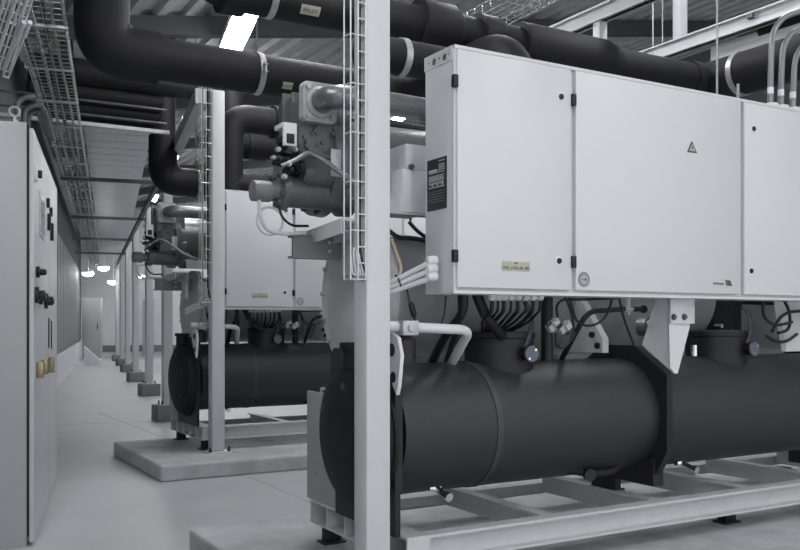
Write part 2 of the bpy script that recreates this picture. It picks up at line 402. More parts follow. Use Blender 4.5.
    b = MB(); b.box((-.2, .42, 1.56), (.15, .43, 1.63)); b.box((-.2, .42, 1.63), (.15, .52, 1.64)); b.box((-.2, .36, 1.56), (.15, .42, 1.567)); b.build('cable_channel', 'frame', root)
    for k, (py0, py1) in enumerate(((275, 262), (281, 270), (288, 278))):
        e = LY(431, py1, 3.12); w_ = LY(392, 282+5*k, 3.22); w0 = LY(366, 294+5*k, 3.30)
        cbl = MB().tube([w0, w_, e], .0115, .03, 10).build('power_cable', 'cable', root)
        MB().lathe(e-Vector((.02, 0, -.004)), (1, 0, .1), [(0, .014), (.01, .019), (.045, .019)], 12).build('gland', 'white2', cbl)
    q = LY(398, 283, 3.22); b = MB()
    for dx in (0, .02): b.lathe(q+Vector((dx, -.0, -.0)), (1, -.4, .4), [(0, .036), (.006, .036)], 12)
    b.build('cable_tie', 'rubber', root)
    MB().tube([LY(391, 238, 3.35), LY(396, 252, 3.34), LY(402, 268, 3.3), LY(400, 276, 3.28), LY(393, 280, 3.26)], .007, .05, 8).build('tan_cable', 'tan', root)
    MB().tube([LY(388, 230, 3.38), LY(398, 238, 3.38), LY(412, 238, 3.4), LY(428, 241, 3.4)], .011, .05, 8).build('black_hose', 'rubber', root)
    MB().tube([LY(409, 222, 3.36), LY(418, 232, 3.36), LY(430, 240, 3.36)], .009, .03, 8).build('control_cable', 'rubber', root)
    MB().tube([LY(406, 283, 3.22), LY(409, 300, 3.2), LY(413, 318, 3.2), LY(424, 332, 3.2), LY(437, 332, 3.2), LY(444, 318, 3.2), LY(446, 296, 3.2)], .004, .05, 6).build('sensor_lead', 'rubber', root)
    MB().lathe(LY(410.5, 302, 3.2), LY(414.5, 317, 3.2)-LY(410.5, 302, 3.2), [(0, .006), (.01, .013), (.055, .013), (.07, .006)], 10).build('lead_connector', 'rubber', root)
    # light grey copper pipe with brass block above the vessel
    MB().tube([LY(385, 326, 3.12), LY(470, 330, 3.12), LY(450, 366, 3.42)], .021, .06, 14).build('drain_pipe', 'offwhite', root)
    b = MB(); q = LY(407, 328, 3.10); b.box(q+Vector((-.035, -.03, -.03)), q+Vector((.04, .04, .03)), .004); b.lathe(q+Vector((.0, -.03, 0)), (0, -1, 0), [(0, .016), (.012, .014)], 10); bb = b.build('valve_body', 'galv', root)
    MB().lathe(q+Vector((-.01, 0, -.03)), (0, 0, -1), [(0, .02), (.02, .045), (.11, .045)], 16).build('valve_base', 'rubber', bb)
    # --- junction drums on top of the vessel, with blue-grey caps
    for px, pc in ((508, 534), (726, 757)):
        c0 = LY(px, 345, 3.36); Y = 3.36
        jd = MB().lathe((c0.x, .40, .80), (0, 0, 1), [(0, .165), (.205, .165), (.21, .172), (.235, .172), (.24, .16)], 40).build('junction_drum', 'blacksteel', root)
        q = LY(pc, 354 if px < 600 else 349, 3.2); b = MB().lathe(q+Vector((-.0, .13, .0)), (.0, -1, 0), [(0, .034), (.10, .034), (.10, .041), (.11, .041)], 24).build('cap_body', 'rubber', jd)
        cpd = MB().lathe(q+Vector((0, .022, 0)), (0, -1, 0), [(0, .039), (.008, .039), (.011, .036)], 28).build('cap_disc', 'bluecap', jd)
        b = MB(); b.lathe(q+Vector((.018, .012, .018)), (0, -1, 0), [(0, .007), (.004, .006)], 10); b.lathe(q+Vector((-.018, .012, -.022)), (0, -1, 0), [(0, .007), (.004, .006)], 10)
        b.build('cap_screw', 'chrome', jd)
        MB().tube([q+Vector((0, .07, .03)), q+Vector((.03, .06, .10)), q+Vector((.06, .09, .18)), q+Vector((.06, .14, .24))], .013, .05, 10).build('blue_hose', 'bluehose', root)
    # cables dropping from the glands below the cabinet into the first drum
    top = LY(508, 338, 3.3)
    for k, px in enumerate((492, 498, 504, 511, 518, 526, 533, 540)):
        g = LY(px, 299.5, 3.12); e = Vector((top.x-.07+.025*k*.8, .37+.01*(k % 3), 1.03)); mid = (g+e)/2+Vector((.015*(k-4)*.6, 0, -.03))
        MB().tube([g, g-Vector((0, 0, .05)), mid, e], .006 if k % 2 else .009, .05, 8).build('supply_cable', 'rubber', root)
        MB().lathe(g+Vector((0, 0, .025)), (0, 0, -1), [(0, .018), (.022, .018), (.03, .011)], 12).build('cable_gland', 'offwhite', root)
    MB().tube([LY(464, 292, 3.2), LY(464, 312, 3.2), LY(446, 334, 3.3), LY(432, 362, 3.46)], .02, .08, 12).build('black_hose', 'rubber', root)
    MB().tube([LY(476, 292, 3.2), LY(486, 318, 3.2), LY(502, 336, 3.28)], .024, .08, 12).build('black_hose', 'rubber', root)
    MB().tube([LY(460, 292, 3.25), LY(461, 318, 3.3), LY(446, 362, 3.46)], .012, .08, 10).build('black_hose', 'rubber', root)
    MB().tube([LY(547, 296, 3.42), LY(547, 362, 3.42)], .03, 0, 12).build('black_hose', 'rubber', root)
    b = MB()
    for px, py in ((551, 325), (562, 327)):
        q = LY(px, py, 3.18); mm = Matrix.Translation(q) @ Matrix.Rotation(R(-35), 4, 'Y')
        b.box((-.035, -.03, -.02), (.035, .0, .02), .004, mm); b.box((-.01, -.045, -.015), (.022, -.03, .015), .003, mm)
    cb = b.build('pressure_switch', 'castlight', root)
    b = MB()
    for px, py in ((549, 324), (560, 326)):
        q = LY(px, py, 3.13); mm = Matrix.Translation(q) @ Matrix.Rotation(R(-35), 4, 'Y'); b.box((-.014, -.004, -.008), (.014, .004, .008), 0, mm)
    b.build('switch_slot', 'gasket', cb)
    MB().tube([LY(559, 364, 3.44), LY(576, 332, 3.3), LY(588, 311, 3.25), LY(624, 309, 3.25)], .014, .08, 12).build('oil_line', 'rubber', root)
    b = MB(); q = LY(628, 309, 3.25); b.lathe(q-Vector((.03, 0, 0)), (1, 0, 0), [(0, .018), (.04, .018), (.04, .012), (.06, .012)], 12); b.lathe(q, (0, 0, 1), [(0, .014), (.09, .014)], 10); b.lathe(q, (0, 0, -1), [(0, .012), (.03, .008)], 8)
    vb_ = b.build('service_valve', 'galv', root)
    MB().lathe(q+Vector((.04, 0, 0)), (1, 0, 0), [(0, .013), (.06, .013), (.06, .02), (.075, .02)], 10).build('valve_stem', 'rubber', vb_)
    for pts in ([(565, 297), (572, 312), (574, 330), (570, 334), (562, 332)], [(569, 297), (576, 322), (588, 327), (602, 322), (610, 308), (612, 297)], [(558, 318), (556, 306), (561, 300), (600, 299), (618, 298)], [(556, 333), (556, 345), (562, 349), (570, 342), (574, 332)], [(619, 297), (624, 320), (634, 345)]):
        MB().tube([LY(a, b_, 3.2) for a, b_ in pts], .006, .05, 8).build('control_cable', 'rubber', root)
    for pts in ([(763, 300), (763, 318), (775, 326), (792, 322)], [(772, 332), (779, 318), (788, 312), (812, 310)], [(784, 300), (790, 312), (790, 330), (778, 333)], [(766, 336), (776, 342), (786, 342), (797, 334)]):
        MB().tube([LY(a, b_, 3.2) for a, b_ in pts], .009, .06, 8).build('control_cable', 'rubber', root)
    b = MB(); q = LY(640, 327, 3.42); b.lathe(q, (.3, -1, 0), [(0, .05), (.05, .05), (.05, .04), (.07, .04)], 20); b.build('sight_glass', 'steel', root)
    b = MB(); q = LY(715, 326, 3.5); b.lathe(q, (0, -1, 0), [(0, .012), (.05, .012)], 10); b.build('bleed_screw', 'chrome', root)
    MB().tube([LY(694, 345, 3.3), LY(694, 356, 3.3)], .018, 0, 10).build('pipe_stub', 'chrome', root)
    # drain fittings below the vessel
    for px, py in ((436, 489), (681, 464)):
        q = LY(px, py-1, 3.30); b = MB().tube([q+Vector((0, 0.04, .09)), q, q+Vector((.0, -.08, -.02))], .015, .02, 10)
        b.lathe(q+Vector((.0, -.08, -.02)), (.1, -1, -.2), [(0, .02), (.025, .02)], 10); b.box(q-Vector((.04, .015, .012)), q+Vector((.02, .015, .012)), .003)
        b.build('drain_valve', 'chrome', root)
    MB().tube([LY(560, 468, 3.3), LY(598, 474, 3.28), LY(615, 470, 3.28), LY(617, 460, 3.3)], .022, .05, 12).build('drain_hose', 'foam', root)
    MB().lathe(LY(588, 474, 3.27), (-.3, -1, 0), [(0, .03), (.03, .03)], 14).build('hose_cap', 'rubber', root)
    # --- white tapered bracket between cabinet and mid plate
    X = 3.36
    A = L(atX(641, 345, X)); Bp = L(atX(673, 377, X))
    def q4(px, py, Y): return LY(px, py, Y)
    t0, t1, t2 = q4(667, 297, 3.13), q4(691, 297, 3.13), q4(672, 377, 3.10)
    xl = t0.x
    bx_ = xl+O1.x; b = MB().prism([(xl, .09, 1.20), L(atX(656, 298, bx_)), L(atX(642, 345, bx_)), (xl, .085, .85)], (.014, 0, 0))
    wbk = b.build('cabinet_bracket', 'white', root)
    MB().prism([(xl, .09, 1.20), (t1.x, .09, 1.20), (t1.x-.02, .09, 1.06), (t2.x+.04, .07, .83), (t2.x+.02, .07, .83), (xl, .08, .86)], (0, .014, 0)).build('front_web', 'white', wbk)
    MB().box((xl+.0, .075, 1.075), (t1.x, .085, 1.20), .003).build('bolt_plate', 'offwhite', wbk)
    b = MB()
    for px in (673.5, 684): b.lathe(LY(px, 317, 3.105), (0, -1, 0), [(0, .017), (.004, .017), (.004, .011), (.014, .011)], 8)
    b.build('bracket_bolt', 'darkgalv', wbk)
    # --- control cabinet
    z0, z1, W, D = 1.199, 2.211, 2.95, .208
    b = MB().box((0, .0, z0), (W, D, z1), .005); b.box((0, -.012, z0), (W, .002, z0+.014)); b.box((0, -.02, z1-.014), (W, .002, z1)); b.box((0, -.012, z0), (.016, .002, z1))
    cab = b.build('control_cabinet', 'white', root)
    def fx(px): return atY(px, 200, 3.004).x-O1.x
    for d, (xa, xb) in enumerate(((fx(457.5), fx(571.5)), (fx(576), fx(741)), (fx(744.5), W-.02))):
        dr = MB().box((xa, -.026, z0+.024), (xb, -.004, z1-.016), .005).build('cabinet_door', 'white', cab)
    MB().box((.017, -.004, z0+.016), (W-.017, -.0005, z1-.016)).build('door_frame', 'white', cab)
    for px in (455, 573.2):
        for py in (81 if px < 500 else 100, 256 if px < 500 else 262):
            q = LY(px, py, 3.005); MB().box(q+Vector((-.013, -.012, -.026)), q+Vector((.011, .01, .026)), .004).build('hinge', 'rubber', cab)
    for px, py in ((560.5, 97), (558.5, 261), (753, 129), (750.5, 271)):
        q = LY(px, py, 3.005); MB().lathe(q, (0, -1, 0), [(0, .02), (.004, .02), (.005, .017)], 20).build('lock_rim', 'white2', cab)
        MB().lathe(q+Vector((0, -.004, 0)), (0, -1, 0), [(0, .014), (.006, .012)], 16).build('door_lock', 'rubber', cab)
    b = MB()
    for yy in (.05, .13): b.lathe((-.001, yy, z1-.035), (-1, 0, 0), [(0, .015), (.003, .015)], 16)
    b.build('knockout_plug', 'gasket', cab)
    b = MB()
    for yy in (.09, .175, .02): b.lathe((-.001, yy, z1-.03), (-1, 0, 0), [(0, .006), (.003, .006)], 8)
    b.build('side_screw', 'darkgalv', cab)
    MB().box((-.004, -.004, z1-.06), (0, D, z1)).build('side_flange', 'white', cab)
    # nameplate on the side
    a, c_ = L(atX(447, 157, 2.009)), L(atX(428, 212, 2.009))
    ya, yb_ = a.y, c_.y; zt2, zb2 = L(atX(446, 156, 2.009)).z, L(atX(446, 208, 2.009)).z
    hh = zt2-zb2; ww = yb_-ya
    np_ = MB().box((-.004, ya, zb2), (-.0005, yb_, zt2)).build('nameplate', 'label', cab)
    b = MB(); random.seed(9)
    def strip(u0, u1, v0, v1): b.box((-.0055, ya+ww*(1-u1), zb2+hh*(1-v1)), (-.0035, ya+ww*(1-u0), zb2+hh*(1-v0)))
    for v in (.05, .12, .155, .19, .225): strip(.62 if v < .2 else .55, .92, v, v+.02)
    for k in range(10): strip(.1+.085*k*.5, .1+.085*k*.5+.03, .20+.02*random.random(), .26)
    strip(.1, .9, .27, .285); strip(.1, .9, .33, .345)
    for k in range(7): strip(.12+.11*k, .12+.11*k+.07, .355, .40)
    strip(.1, .9, .41, .435)
    for k in range(6): strip(.12+.13*k, .12+.13*k+.09, .455, .50 + .03*(k % 2))
    strip(.1, .9, .545, .57)
    for k in range(5): strip(.1, .9, .64+.05*k, .645+.05*k)
    b.build('nameplate_print', 'labelink', np_)
    # stickers and marks on the doors
    def front(px, py, ang=0): return Matrix.Translation(LY(px, py, 3.0025)) @ Matrix.Rotation(ang, 4, 'Y') @ Matrix.Rotation(R(90), 4, 'X')
    q = LY(516, 266.5, 3.0025); st = MB().box(q+Vector((-.073, -.0005, -.02)), q+Vector((.073, .002, .02))).build('khaki_sticker', 'sticker', cab)
    text_mesh('sticker_text', 'ONE_CHILLER_001', .0175, 'ink', st, Matrix.Translation((0, -.0012, -.007)) @ front(516, 266.5))
    text_mesh('sticker_heading', 'KJØL', .009, 'ink', st, Matrix.Translation((0, -.0012, .014)) @ front(516, 266.5))
    q = LY(584, 279.5, 3.0025); cs = MB().lathe(q+Vector((0, .002, 0)), (0, -1, 0), [(0, .034), (.0025, .034)], 40).build('round_sticker', 'greyink', cab)
    sd = MB().lathe(q+Vector((0, .0, 0)), (0, -1, 0), [(0, .021), (.0015, .021)], 32).build('sticker_centre', 'cabgrey', cs)
    b = MB(); b.lathe(q+Vector((.007, -.001, 0)), (0, -1, 0), [(0, .006), (.0012, .006)], 16); b.box(q+Vector((-.014, -.0024, -.0015)), q+Vector((-.003, -.001, .0015))); b.build('sticker_print', 'ink', cs)
    tp, tl, tr = LY(691.7, 141, 3.003), LY(687, 152, 3.003), LY(697, 153.2, 3.003)
    cen = (tp+tl+tr)/3; b = MB().prism([tp, tl, tr], (0, -.0015, 0)); ws = b.build('warning_triangle', 'ink', cab, smooth=False)
    inn = [cen+(v-cen)*.66+Vector((0, -.0022, 0)) for v in (tp, tl, tr)]
    MB().prism(inn, (0, -.0006, 0)).build('triangle_field', 'sticker', ws, smooth=False)
    k = .0075; bz = [(.1, 2.1), (-.9, .1), (.1, .2), (-.5, -1.6), (.9, .9), (-.05, .7), (.7, 2.1)]
    MB().prism([cen+Vector((x_*k, -.003, z_*k*.8)) for x_, z_ in bz], (0, -.0006, 0)).build('lightning_bolt', 'ink', ws, smooth=False)
    text_mesh('maker_lettering', 'Intl.Europe', .017, 'ink', cab, front(718.5, 283.5))
    b = MB(); q = LY(728.5, 283, 3.0025)
    for k in range(3): b.tube([q+Vector((-.022+.013*k, -.001, .012)), q+Vector((-.012+.013*k, -.001, .006)), q+Vector((-.016+.014*k, -.001, -.006)), q+Vector((-.004+.014*k, -.001, -.012))], .003, .01, 6)
    b.build('maker_emblem', 'ink', cab)
    return root
ch1 = chiller('large water chiller with white control cabinet, nearest the camera')
ch2 = copy_tree(ch1); ch2.location = O2
ch2['label'] = 'water chiller farther back, seen behind the slim column with its cabinet half hidden'

# ------------------------------------------------------------------ steel columns
def column(base, label, block=True, w=.109, foot=0.0, top=None, plate=True):
    o = empty('steel_column', (base.x, base.y, foot), label, 'column', 'white steel columns along the corridor')
    h0 = .2 if block else 0
    top = (top if top else 3.15) - foot
    MB().box((-w/2, -w/2, h0+.012), (w/2, w/2, top), .012).build('shaft', 'column', o)
    if plate:
        MB().box((-.1, -.1, h0), (.1, .1, h0+.012), .002).build('base_plate', 'offwhite', o)
        b = MB()
        for sx in (-1, 1):
            for sy in (-1, 1): b.lathe((sx*.08, sy*.08, h0+.012), (0, 0, 1), [(0, .014), (.018, .014), (.018, .008), (.04, .008)], 8)
        b.build('anchor_bolt', 'blacksteel', o)
    if block: MB().box((-.155, -.155, 0), (.155, .155, .2), .01).build('footing_block', 'block', o)
    return o
c1 = Vector((1.652, 3.055, 0)); column(c1, 'white steel column in front, its shaft running the full picture height', False, foot=.126)
c2 = atZ(216.5, 452, .126); column(c2, 'white steel column with bolted base plate on the farther plinth', False, .112, .126)
cps = [(166, 418, 'first white column on a floor footing, just behind the farther chiller end'),
       (148, 393, 'white column on a grey footing block, nearest of the clear corridor row'),
       (134.5, 379, 'white column on a footing block, second of the clear corridor row'),
       (126.5, 369.5, 'white column on a footing block, third of the clear corridor row'),
       (121, 363, 'white column on a footing block, fourth of the clear corridor row'),
       (116.5, 358.5, 'white column on a footing block, farthest of the clear corridor row')]
colpos = [c1, c2]
for px, py, lab in cps:
    b = atZ(px+1, py+2.6, 0); colpos.append(b); column(b, lab, True, .115)

# ------------------------------------------------------------------ switchgear cabinets on the left
rzc = -CH
def switchgear(s0, s1, label, first):
    o = empty('switchgear_cabinet', cor(s0, .035), label, 'electrical cabinet', 'electrical cabinets along the left wall', rz=rzc)
    l = s1-s0-.006; H = 2.286       # local: x = across (front face at x=0, facing +x), y = along the corridor
    MB().box((-.5, 0, 0), (-.035, l, H), .004).build('body', 'cabgrey', o)
    MB().box((-.035, .006, .06), (-.022, l-.006, H-.01)).build('door_gasket', 'gasket', o)
    d = MB().box((-.022, .004, .02), (.0, l-.004, H-.03), .004).build('door', 'cabdoor', o)
    if first:
        w = MB().box((0, .42, 1.72), (.006, .80, 1.98), .003).build('meter_frame', 'offwhite', d); MB().box((.006, .45, 1.75), (.008, .77, 1.95)).build('meter_window', 'glass', d)
    def at(px, py, dx=.01): # a point on the door plane
        n = NV; u = Vector((c2w((px-400)/F, 1).x, c2w((px-400)/F, 1).y, (HOR-py)/F)); cam = Vector((0, 0, HC))
        t = (o.location-cam).dot(n)/u.dot(n); p = cam+u*t
        return Vector((dx, (p-o.location).dot(DV), p.z))
    return o, d, at
g1, d1, at1 = switchgear(0, 1.22, 'nearest grey electrical cabinet, its plain end panel facing the camera', True)
g2, d2, at2 = switchgear(1.22, 2.28, 'second electrical cabinet from the camera, with dark switch handles', False)
for (px, py, w, h) in ((34.5, 172.5, .05, .09), ):
    q = at1(px, py); MB().box(q+Vector((-.01, -w/2, -h/2)), q+Vector((.008, w/2, h/2)), .004).build('lock', 'offwhite', d1); MB().box(q+Vector((.008, -.012, -.03)), q+Vector((.03, .012, .012)), .003).build('key', 'rubber', d1)
def dknob(at, d, px, py, s=1.0):
    q = at(px, py, 0); b = MB().lathe(q, (1, 0, 0), [(0, .035*s), (.02, .035*s), (.02, .02*s), (.05, .02*s)], 16); b.box(q+Vector((.03, -.05*s, -.012*s)), q+Vector((.055, .05*s, .012*s)), .003)
    b.build('switch_handle', 'rubber', d)
dknob(at1, d1, 36, 272, .9); dknob(at1, d1, 35, 295, 1.3); dknob(at1, d1, 39, 298, 1.1); dknob(at2, d2, 44.5, 301, 1.4)
for px, py, h, dp in ((47.5, 222, .055, .022), (50.3, 232, .06, .022), (46.6, 203, .03, .02), (49.5, 212, .03, .02), (48.5, 333, .1, .006), (51, 335, .1, .006)):
    q = at2(px, py, 0)
    MB().box(q+Vector((0, -.02, -h)), q+Vector((dp, .02, h)), .002).build('switch_block', 'rubber', d2)
for at, d, px, py, h in ((at1, d1, 36.5, 370, .045), (at1, d1, 41, 367, .045), (at2, d2, 48, 365, .05)):
    q = at(px, py, 0); MB().box(q+Vector((0, -.025, -h)), q+Vector((.04, .025, h)), .006).build('padlock', 'brass', d)
# lifting eye on the first cabinet
eye = MB(); e = Vector((-.10, .05, 2.286))
eye.lathe(e, (0, 0, 1), [(0, .018), (.02, .018), (.02, .01), (.035, .01)], 12)
eye.tube([e+Vector((.0, .0, .062))+Vector((.026*math.sin(a), -.004, -.026*math.cos(a))) for a in [k*math.pi/8 for k in range(17)]], .007, .01, 8)
eye.build('lifting_eye', 'galv', g1)
# bent conduits rising from the cabinet top to the tray
for k, (px, top) in enumerate(((17, 100), (24, 108), (28, 113))):
    z = 5.0+.12*k; p0 = atD(px, 123, z); p0.z = 2.286; p1 = atD(px, top, z); p2 = atD(px+16, top-4, z+.05); p3 = p2+DV*.9+Vector((0, 0, .0))
    o = MB().tube([p0, p1, p2, p3], .016, .06, 10).build('bent_conduit', 'darkgalv')
    tag(o, ('tallest', 'middle', 'lowest')[k]+' grey conduit bending over above the nearest electrical cabinet', 'conduit', 'bent conduits above the electrical cabinet')

# ------------------------------------------------------------------ wire basket trays
def basket(s0, s1, n0, n1, h, label):
    b = MB(); r = .0035
    for k in range(6):
        n = n0+(n1-n0)*k/5; b.tube([cor(s0, n, h), cor(s1, n, h)], r if 0 < k < 5 else .005, 0, 5)
    for n in (n0, n1):
        for dz in (.05, .1): b.tube([cor(s0, n, h+dz), cor(s1, n, h+dz)], .005, 0, 5)
    s = s0
    while s < s1:
        b.tube([cor(s, n0, h+.1), cor(s, n0, h), cor(s, n1, h), cor(s, n1, h+.1)], r, 0, 5); s += .10 if s < 4 else .2
    o = b.build('wire_basket_tray', 'traywire')
    s = s0+.2
    while s < s1: MB().beam(cor(s, n0-.02, h-.012), cor(s, n1+.02, h-.012), .018, .014).build('support_bar', 'galv', o); s += .95
    return tag(o, label, 'cable tray')
TH_ = 2.98
basket(-3.5, 23.5, -.11, .17, TH_, 'long wire basket cable tray running over the electrical cabinets down the corridor')
for k in range(4):
    n = -.07+.06*k; h = TH_+.022
    pts = [cor(-3.5+i*1.5, n+.012*math.sin(i*1.7+k*2.1), h+.008*(k % 3)) for i in range(20)]
    o = MB().tube(pts, .010+.003*(k % 3), .3, 7).build('tray_cable', ('rubber', 'cable', 'rubber', 'tan', 'cable', 'rubber', 'cable')[k])
    tag(o, 'cable lying lengthwise in the wire basket tray over the cabinets', 'cable', 'cables in the corridor tray')
# supports under the tray (hanging trapeze bars across the corridor)
for i, s in enumerate((6.9, 10.8, 14.8, 18.8)):
    cpx = colpos[i+2]; a = cpx + NV*(-.06); a.z = TH_-.03; b_ = Vector(a) - NV*1.18; 
    o = MB().beam(a, b_, .045, .045).build('cross_rail', 'darkgalv')
    tag(o, ('cross rail from the column behind the farther chiller to the tray', 'cross rail from the nearest clear corridor column to the tray', 'cross rail from the second clear corridor column to the tray', 'cross rail from the third clear corridor column to the tray')[i], 'rail', 'cross rails under the corridor cable tray')
# side rail along the columns
o = MB().beam(colpos[2]-NV*.08+Vector((0, 0, 3.0)), colpos[7]-NV*.08+Vector((0, 0, 3.0)), .05, .08).build('column_rail', 'darkgalv'); tag(o, 'long steel rail running along the corridor row of columns', 'rail')
# short wire basket run dropping beside the cabinets at the top left
b = MB(); P = lambda px, py, z: atD(px, py, z)
for k in range(6):
    o0 = -2+5*k; b.tube([P(14+o0, -25+k*2, 4.3), P(-14+o0, 62+k*2, 4.9)], .006 if k % 2 else .011, 0, 6)
for k in range(9):
    t = k/8; b.tube([P(12+(-28)*t, -25+87*t, 4.3+.6*t), P(37+(-28)*t, -15+87*t, 4.3+.6*t)], .004, 0, 5)
b = b.build('wire_basket_drop', 'white2'); tag(b, 'bright sloping wire basket section at the top left above the near cabinet', 'cable tray')
b = MB()
for dx in (0, 6): b.tube([P(24+dx, 22, 4.5), P(3+dx, 76, 4.9)], .006, 0, 8); b.lathe(P(24+dx, 22, 4.5), P(3+dx, 76, 4.9)-P(24+dx, 22, 4.5), [(0, .012), (.13, .012), (.14, .006)], 10)
b.tube([P(3, 76, 4.9), P(9, 78, 4.9)], .006, 0, 8)
tag(b.build('hook_rod', 'white2'), 'bright U-shaped rod pair hanging below the sloping wire basket', 'rod')

def ladder(cx, cy, wx, wy, z0, z1, label, pitch, cabs):
    b = MB(); r = .0032
    for x_ in (cx-wx, cx, cx+wx): b.tube([(x_, cy, z0), (x_, cy, z1)], r, 0, 6)
    for x_ in (cx-wx, cx+wx): b.tube([(x_, cy+wy, z0), (x_, cy+wy, z1)], r, 0, 6)
    z = z0; n_ = 0
    while z < z1:
        b.tube([(cx-wx if n_ % 3 == 0 else cx, cy, z), (cx+wx, cy, z), (cx+wx, cy+wy, z)], r*.9, 0, 6); b.tube([(cx-wx, cy+wy, z), (cx-wx, cy, z)], r*.9, 0, 6) if n_ % 3 == 0 else None; z += pitch; n_ += 1
    o = b.build('wire_cable_ladder', 'wire'); tag(o, label, 'cable tray', 'upright wire cable trays on columns')
    for k, m_, nm in cabs:
        x_ = cx-wx*.45+wx*.5*k; y_ = cy+wy*.45
        c = MB().tube([(x_, y_, z1), (x_, y_, z0+.13), (x_+.012, y_-.004, z0+.05), (x_+.03*(k-1), y_-.008, z0+.012)], .007, .04, 8).build('riser_cable', m_)
        tag(c, nm+' cable running up inside the wire tray on the '+('front column' if z0 > 1.3 and cy < 4 else 'plinth column'), 'cable', 'cables in the upright trays')
def ladpos(px, c, off): # centre of a ladder left of a column
    return c.x-off, c.y-.03
ladder(c1.x-.054-.036, c1.y-.055, .032, .055, 1.37, 4.25, 'upright wire cable tray fixed to the left side of the front column', .062, ((2, 'rubber', 'black'),))
ladder(c2.x-.056-.05, c2.y-.05, .042, .055, 1.38, 3.2, 'upright wire cable tray fixed beside the column on the farther plinth', .11, ((0, 'tan', 'tan'), (2, 'rubber', 'black')))
for k in range(4):
    x_ = c1.x-.108+.012*k; y_ = c1.y-.03; pts = [(x_, y_, 1.50-.01*k), (x_-.006, y_-.01, 1.45), (x_+.004*k, y_-.012, 1.39), (x_+.022, y_-.008, 1.385), (x_+.03, y_, 1.44), (x_+.022, y_+.006, 1.5)]
    tag(MB().tube(pts, .004, .02, 8).build('cable_loop', 'cable'), 'grey cable looped in the bottom of the tray on the front column', 'cable', 'cable loops in the front tray')

# ------------------------------------------------------------------ insulated pipes
def pipe(name, pts, r, fil, label, sleeves=(), clamps=(), stickers=(), seg=40, group='black insulated pipes overhead', mt='foam'):
    o = MB().tube(pts, r, fil, seg, 14).build(name, mt); tag(o, label, 'pipe', group)
    for p, d, prof in sleeves:
        MB().lathe(p, d, prof, seg).build('coupling_sleeve', 'foam', o)
    for p, d, hz in clamps:
        d = Vector(d).normalized(); p = Vector(p)
        cl = MB().lathe(p-d*.02, d, [(0, r+.001), (0, r+.008), (.04, r+.008), (.04, r+.001)], seg, cap=False).build('clamp_band', 'galv', o)
        b = MB(); fr = Vector((d.y, -d.x, 0)).normalized()
        if fr.y > 0: fr = -fr
        q = p+fr*(r+.005)
        b.beam(q-d*.0+Vector((0, 0, .025))-fr*.0, q+fr*.04+Vector((0, 0, .025)), .03, .006); b.beam(q+Vector((0, 0, -.025)), q+fr*.04+Vector((0, 0, -.025)), .03, .006); b.lathe(q+fr*.025+Vector((0, 0, .04)), (0, 0, -1), [(0, .007), (.08, .007)], 8)
        b.build('clamp_bolt', 'galv', cl)
        if hz: MB().cyl(p+Vector((0, 0, r+.005)), (p.x, p.y, roof(p.x)), .006, 8).build('hanger_rod', 'darkgalv', cl)
    for p, w, h in stickers:
        a = .35; b = MB(); y_, z_ = p[1], p[2]; n = 6
        for k in range(n):
            a0, a1 = -.66+(k/n-.5)*h/r, -.66+((k+1)/n-.5)*h/r
            q0, q1 = Vector((p[0], y_-math.cos(a0)*(r+.001), z_+math.sin(a0)*(r+.001))), Vector((p[0], y_-math.cos(a1)*(r+.001), z_+math.sin(a1)*(r+.001)))
            b.bm.faces.new([b.bm.verts.new(v) for v in (q0, q0+Vector((w, 0, 0)), q1+Vector((w, 0, 0)), q1)])
        bmesh.ops.remove_doubles(b.bm, verts=b.bm.verts, dist=.0001)
        b.bm.faces.ensure_lookup_table()
        ex = bmesh.ops.extrude_face_region(b.bm, geom=list(b.bm.faces))
        for v in [g for g in ex['geom'] if isinstance(g, bmesh.types.BMVert)]: v.co += Vector((0, -.0015, 0))
        st = b.build('pipe_sticker', 'sticker', o)
        pm = Vector((p[0]+w/2, y_-math.cos(-.66)*(r+.004), z_+math.sin(-.66)*(r+.004)))
        text_mesh('sticker_text', 'KALDT', h*.5, 'ink', st, Matrix.Translation(pm) @ Matrix.Rotation(R(90+38), 4, 'X'))
    return o
def el(P_, d1, d2, R_, rr): # fat elbow sleeve
    return None
# pipe A: drops from the roof at the left, turns along the chillers
YA, zA = 5.86, 2.945; xa = atY(102, 60, YA).x
A0 = Vector((xa, YA, zA)); pA = pipe('insulated_pipe', [(xa, YA, roof(xa)-.03), A0, (3.43, YA, zA), (3.43, 4.45, zA), (3.43, 4.45, 1.6)], .138, .32,
     'thick black insulated pipe with large elbow at upper left, crossing behind the front column',
     sleeves=[],
     clamps=[((atY(262, 80, YA-.1).x, YA, zA), (1, 0, 0), True)], stickers=[((atY(282, 97, YA-.1).x, YA, zA), .075, .05)])
xe = atY(160.5, 60, YA-.1).x
MB().tube([(xa, YA, zA+.62), (xa, YA, zA+.40), A0, (xe, YA, zA)], .172, .34, 40, 16).build('elbow_sleeve', 'foam', pA)
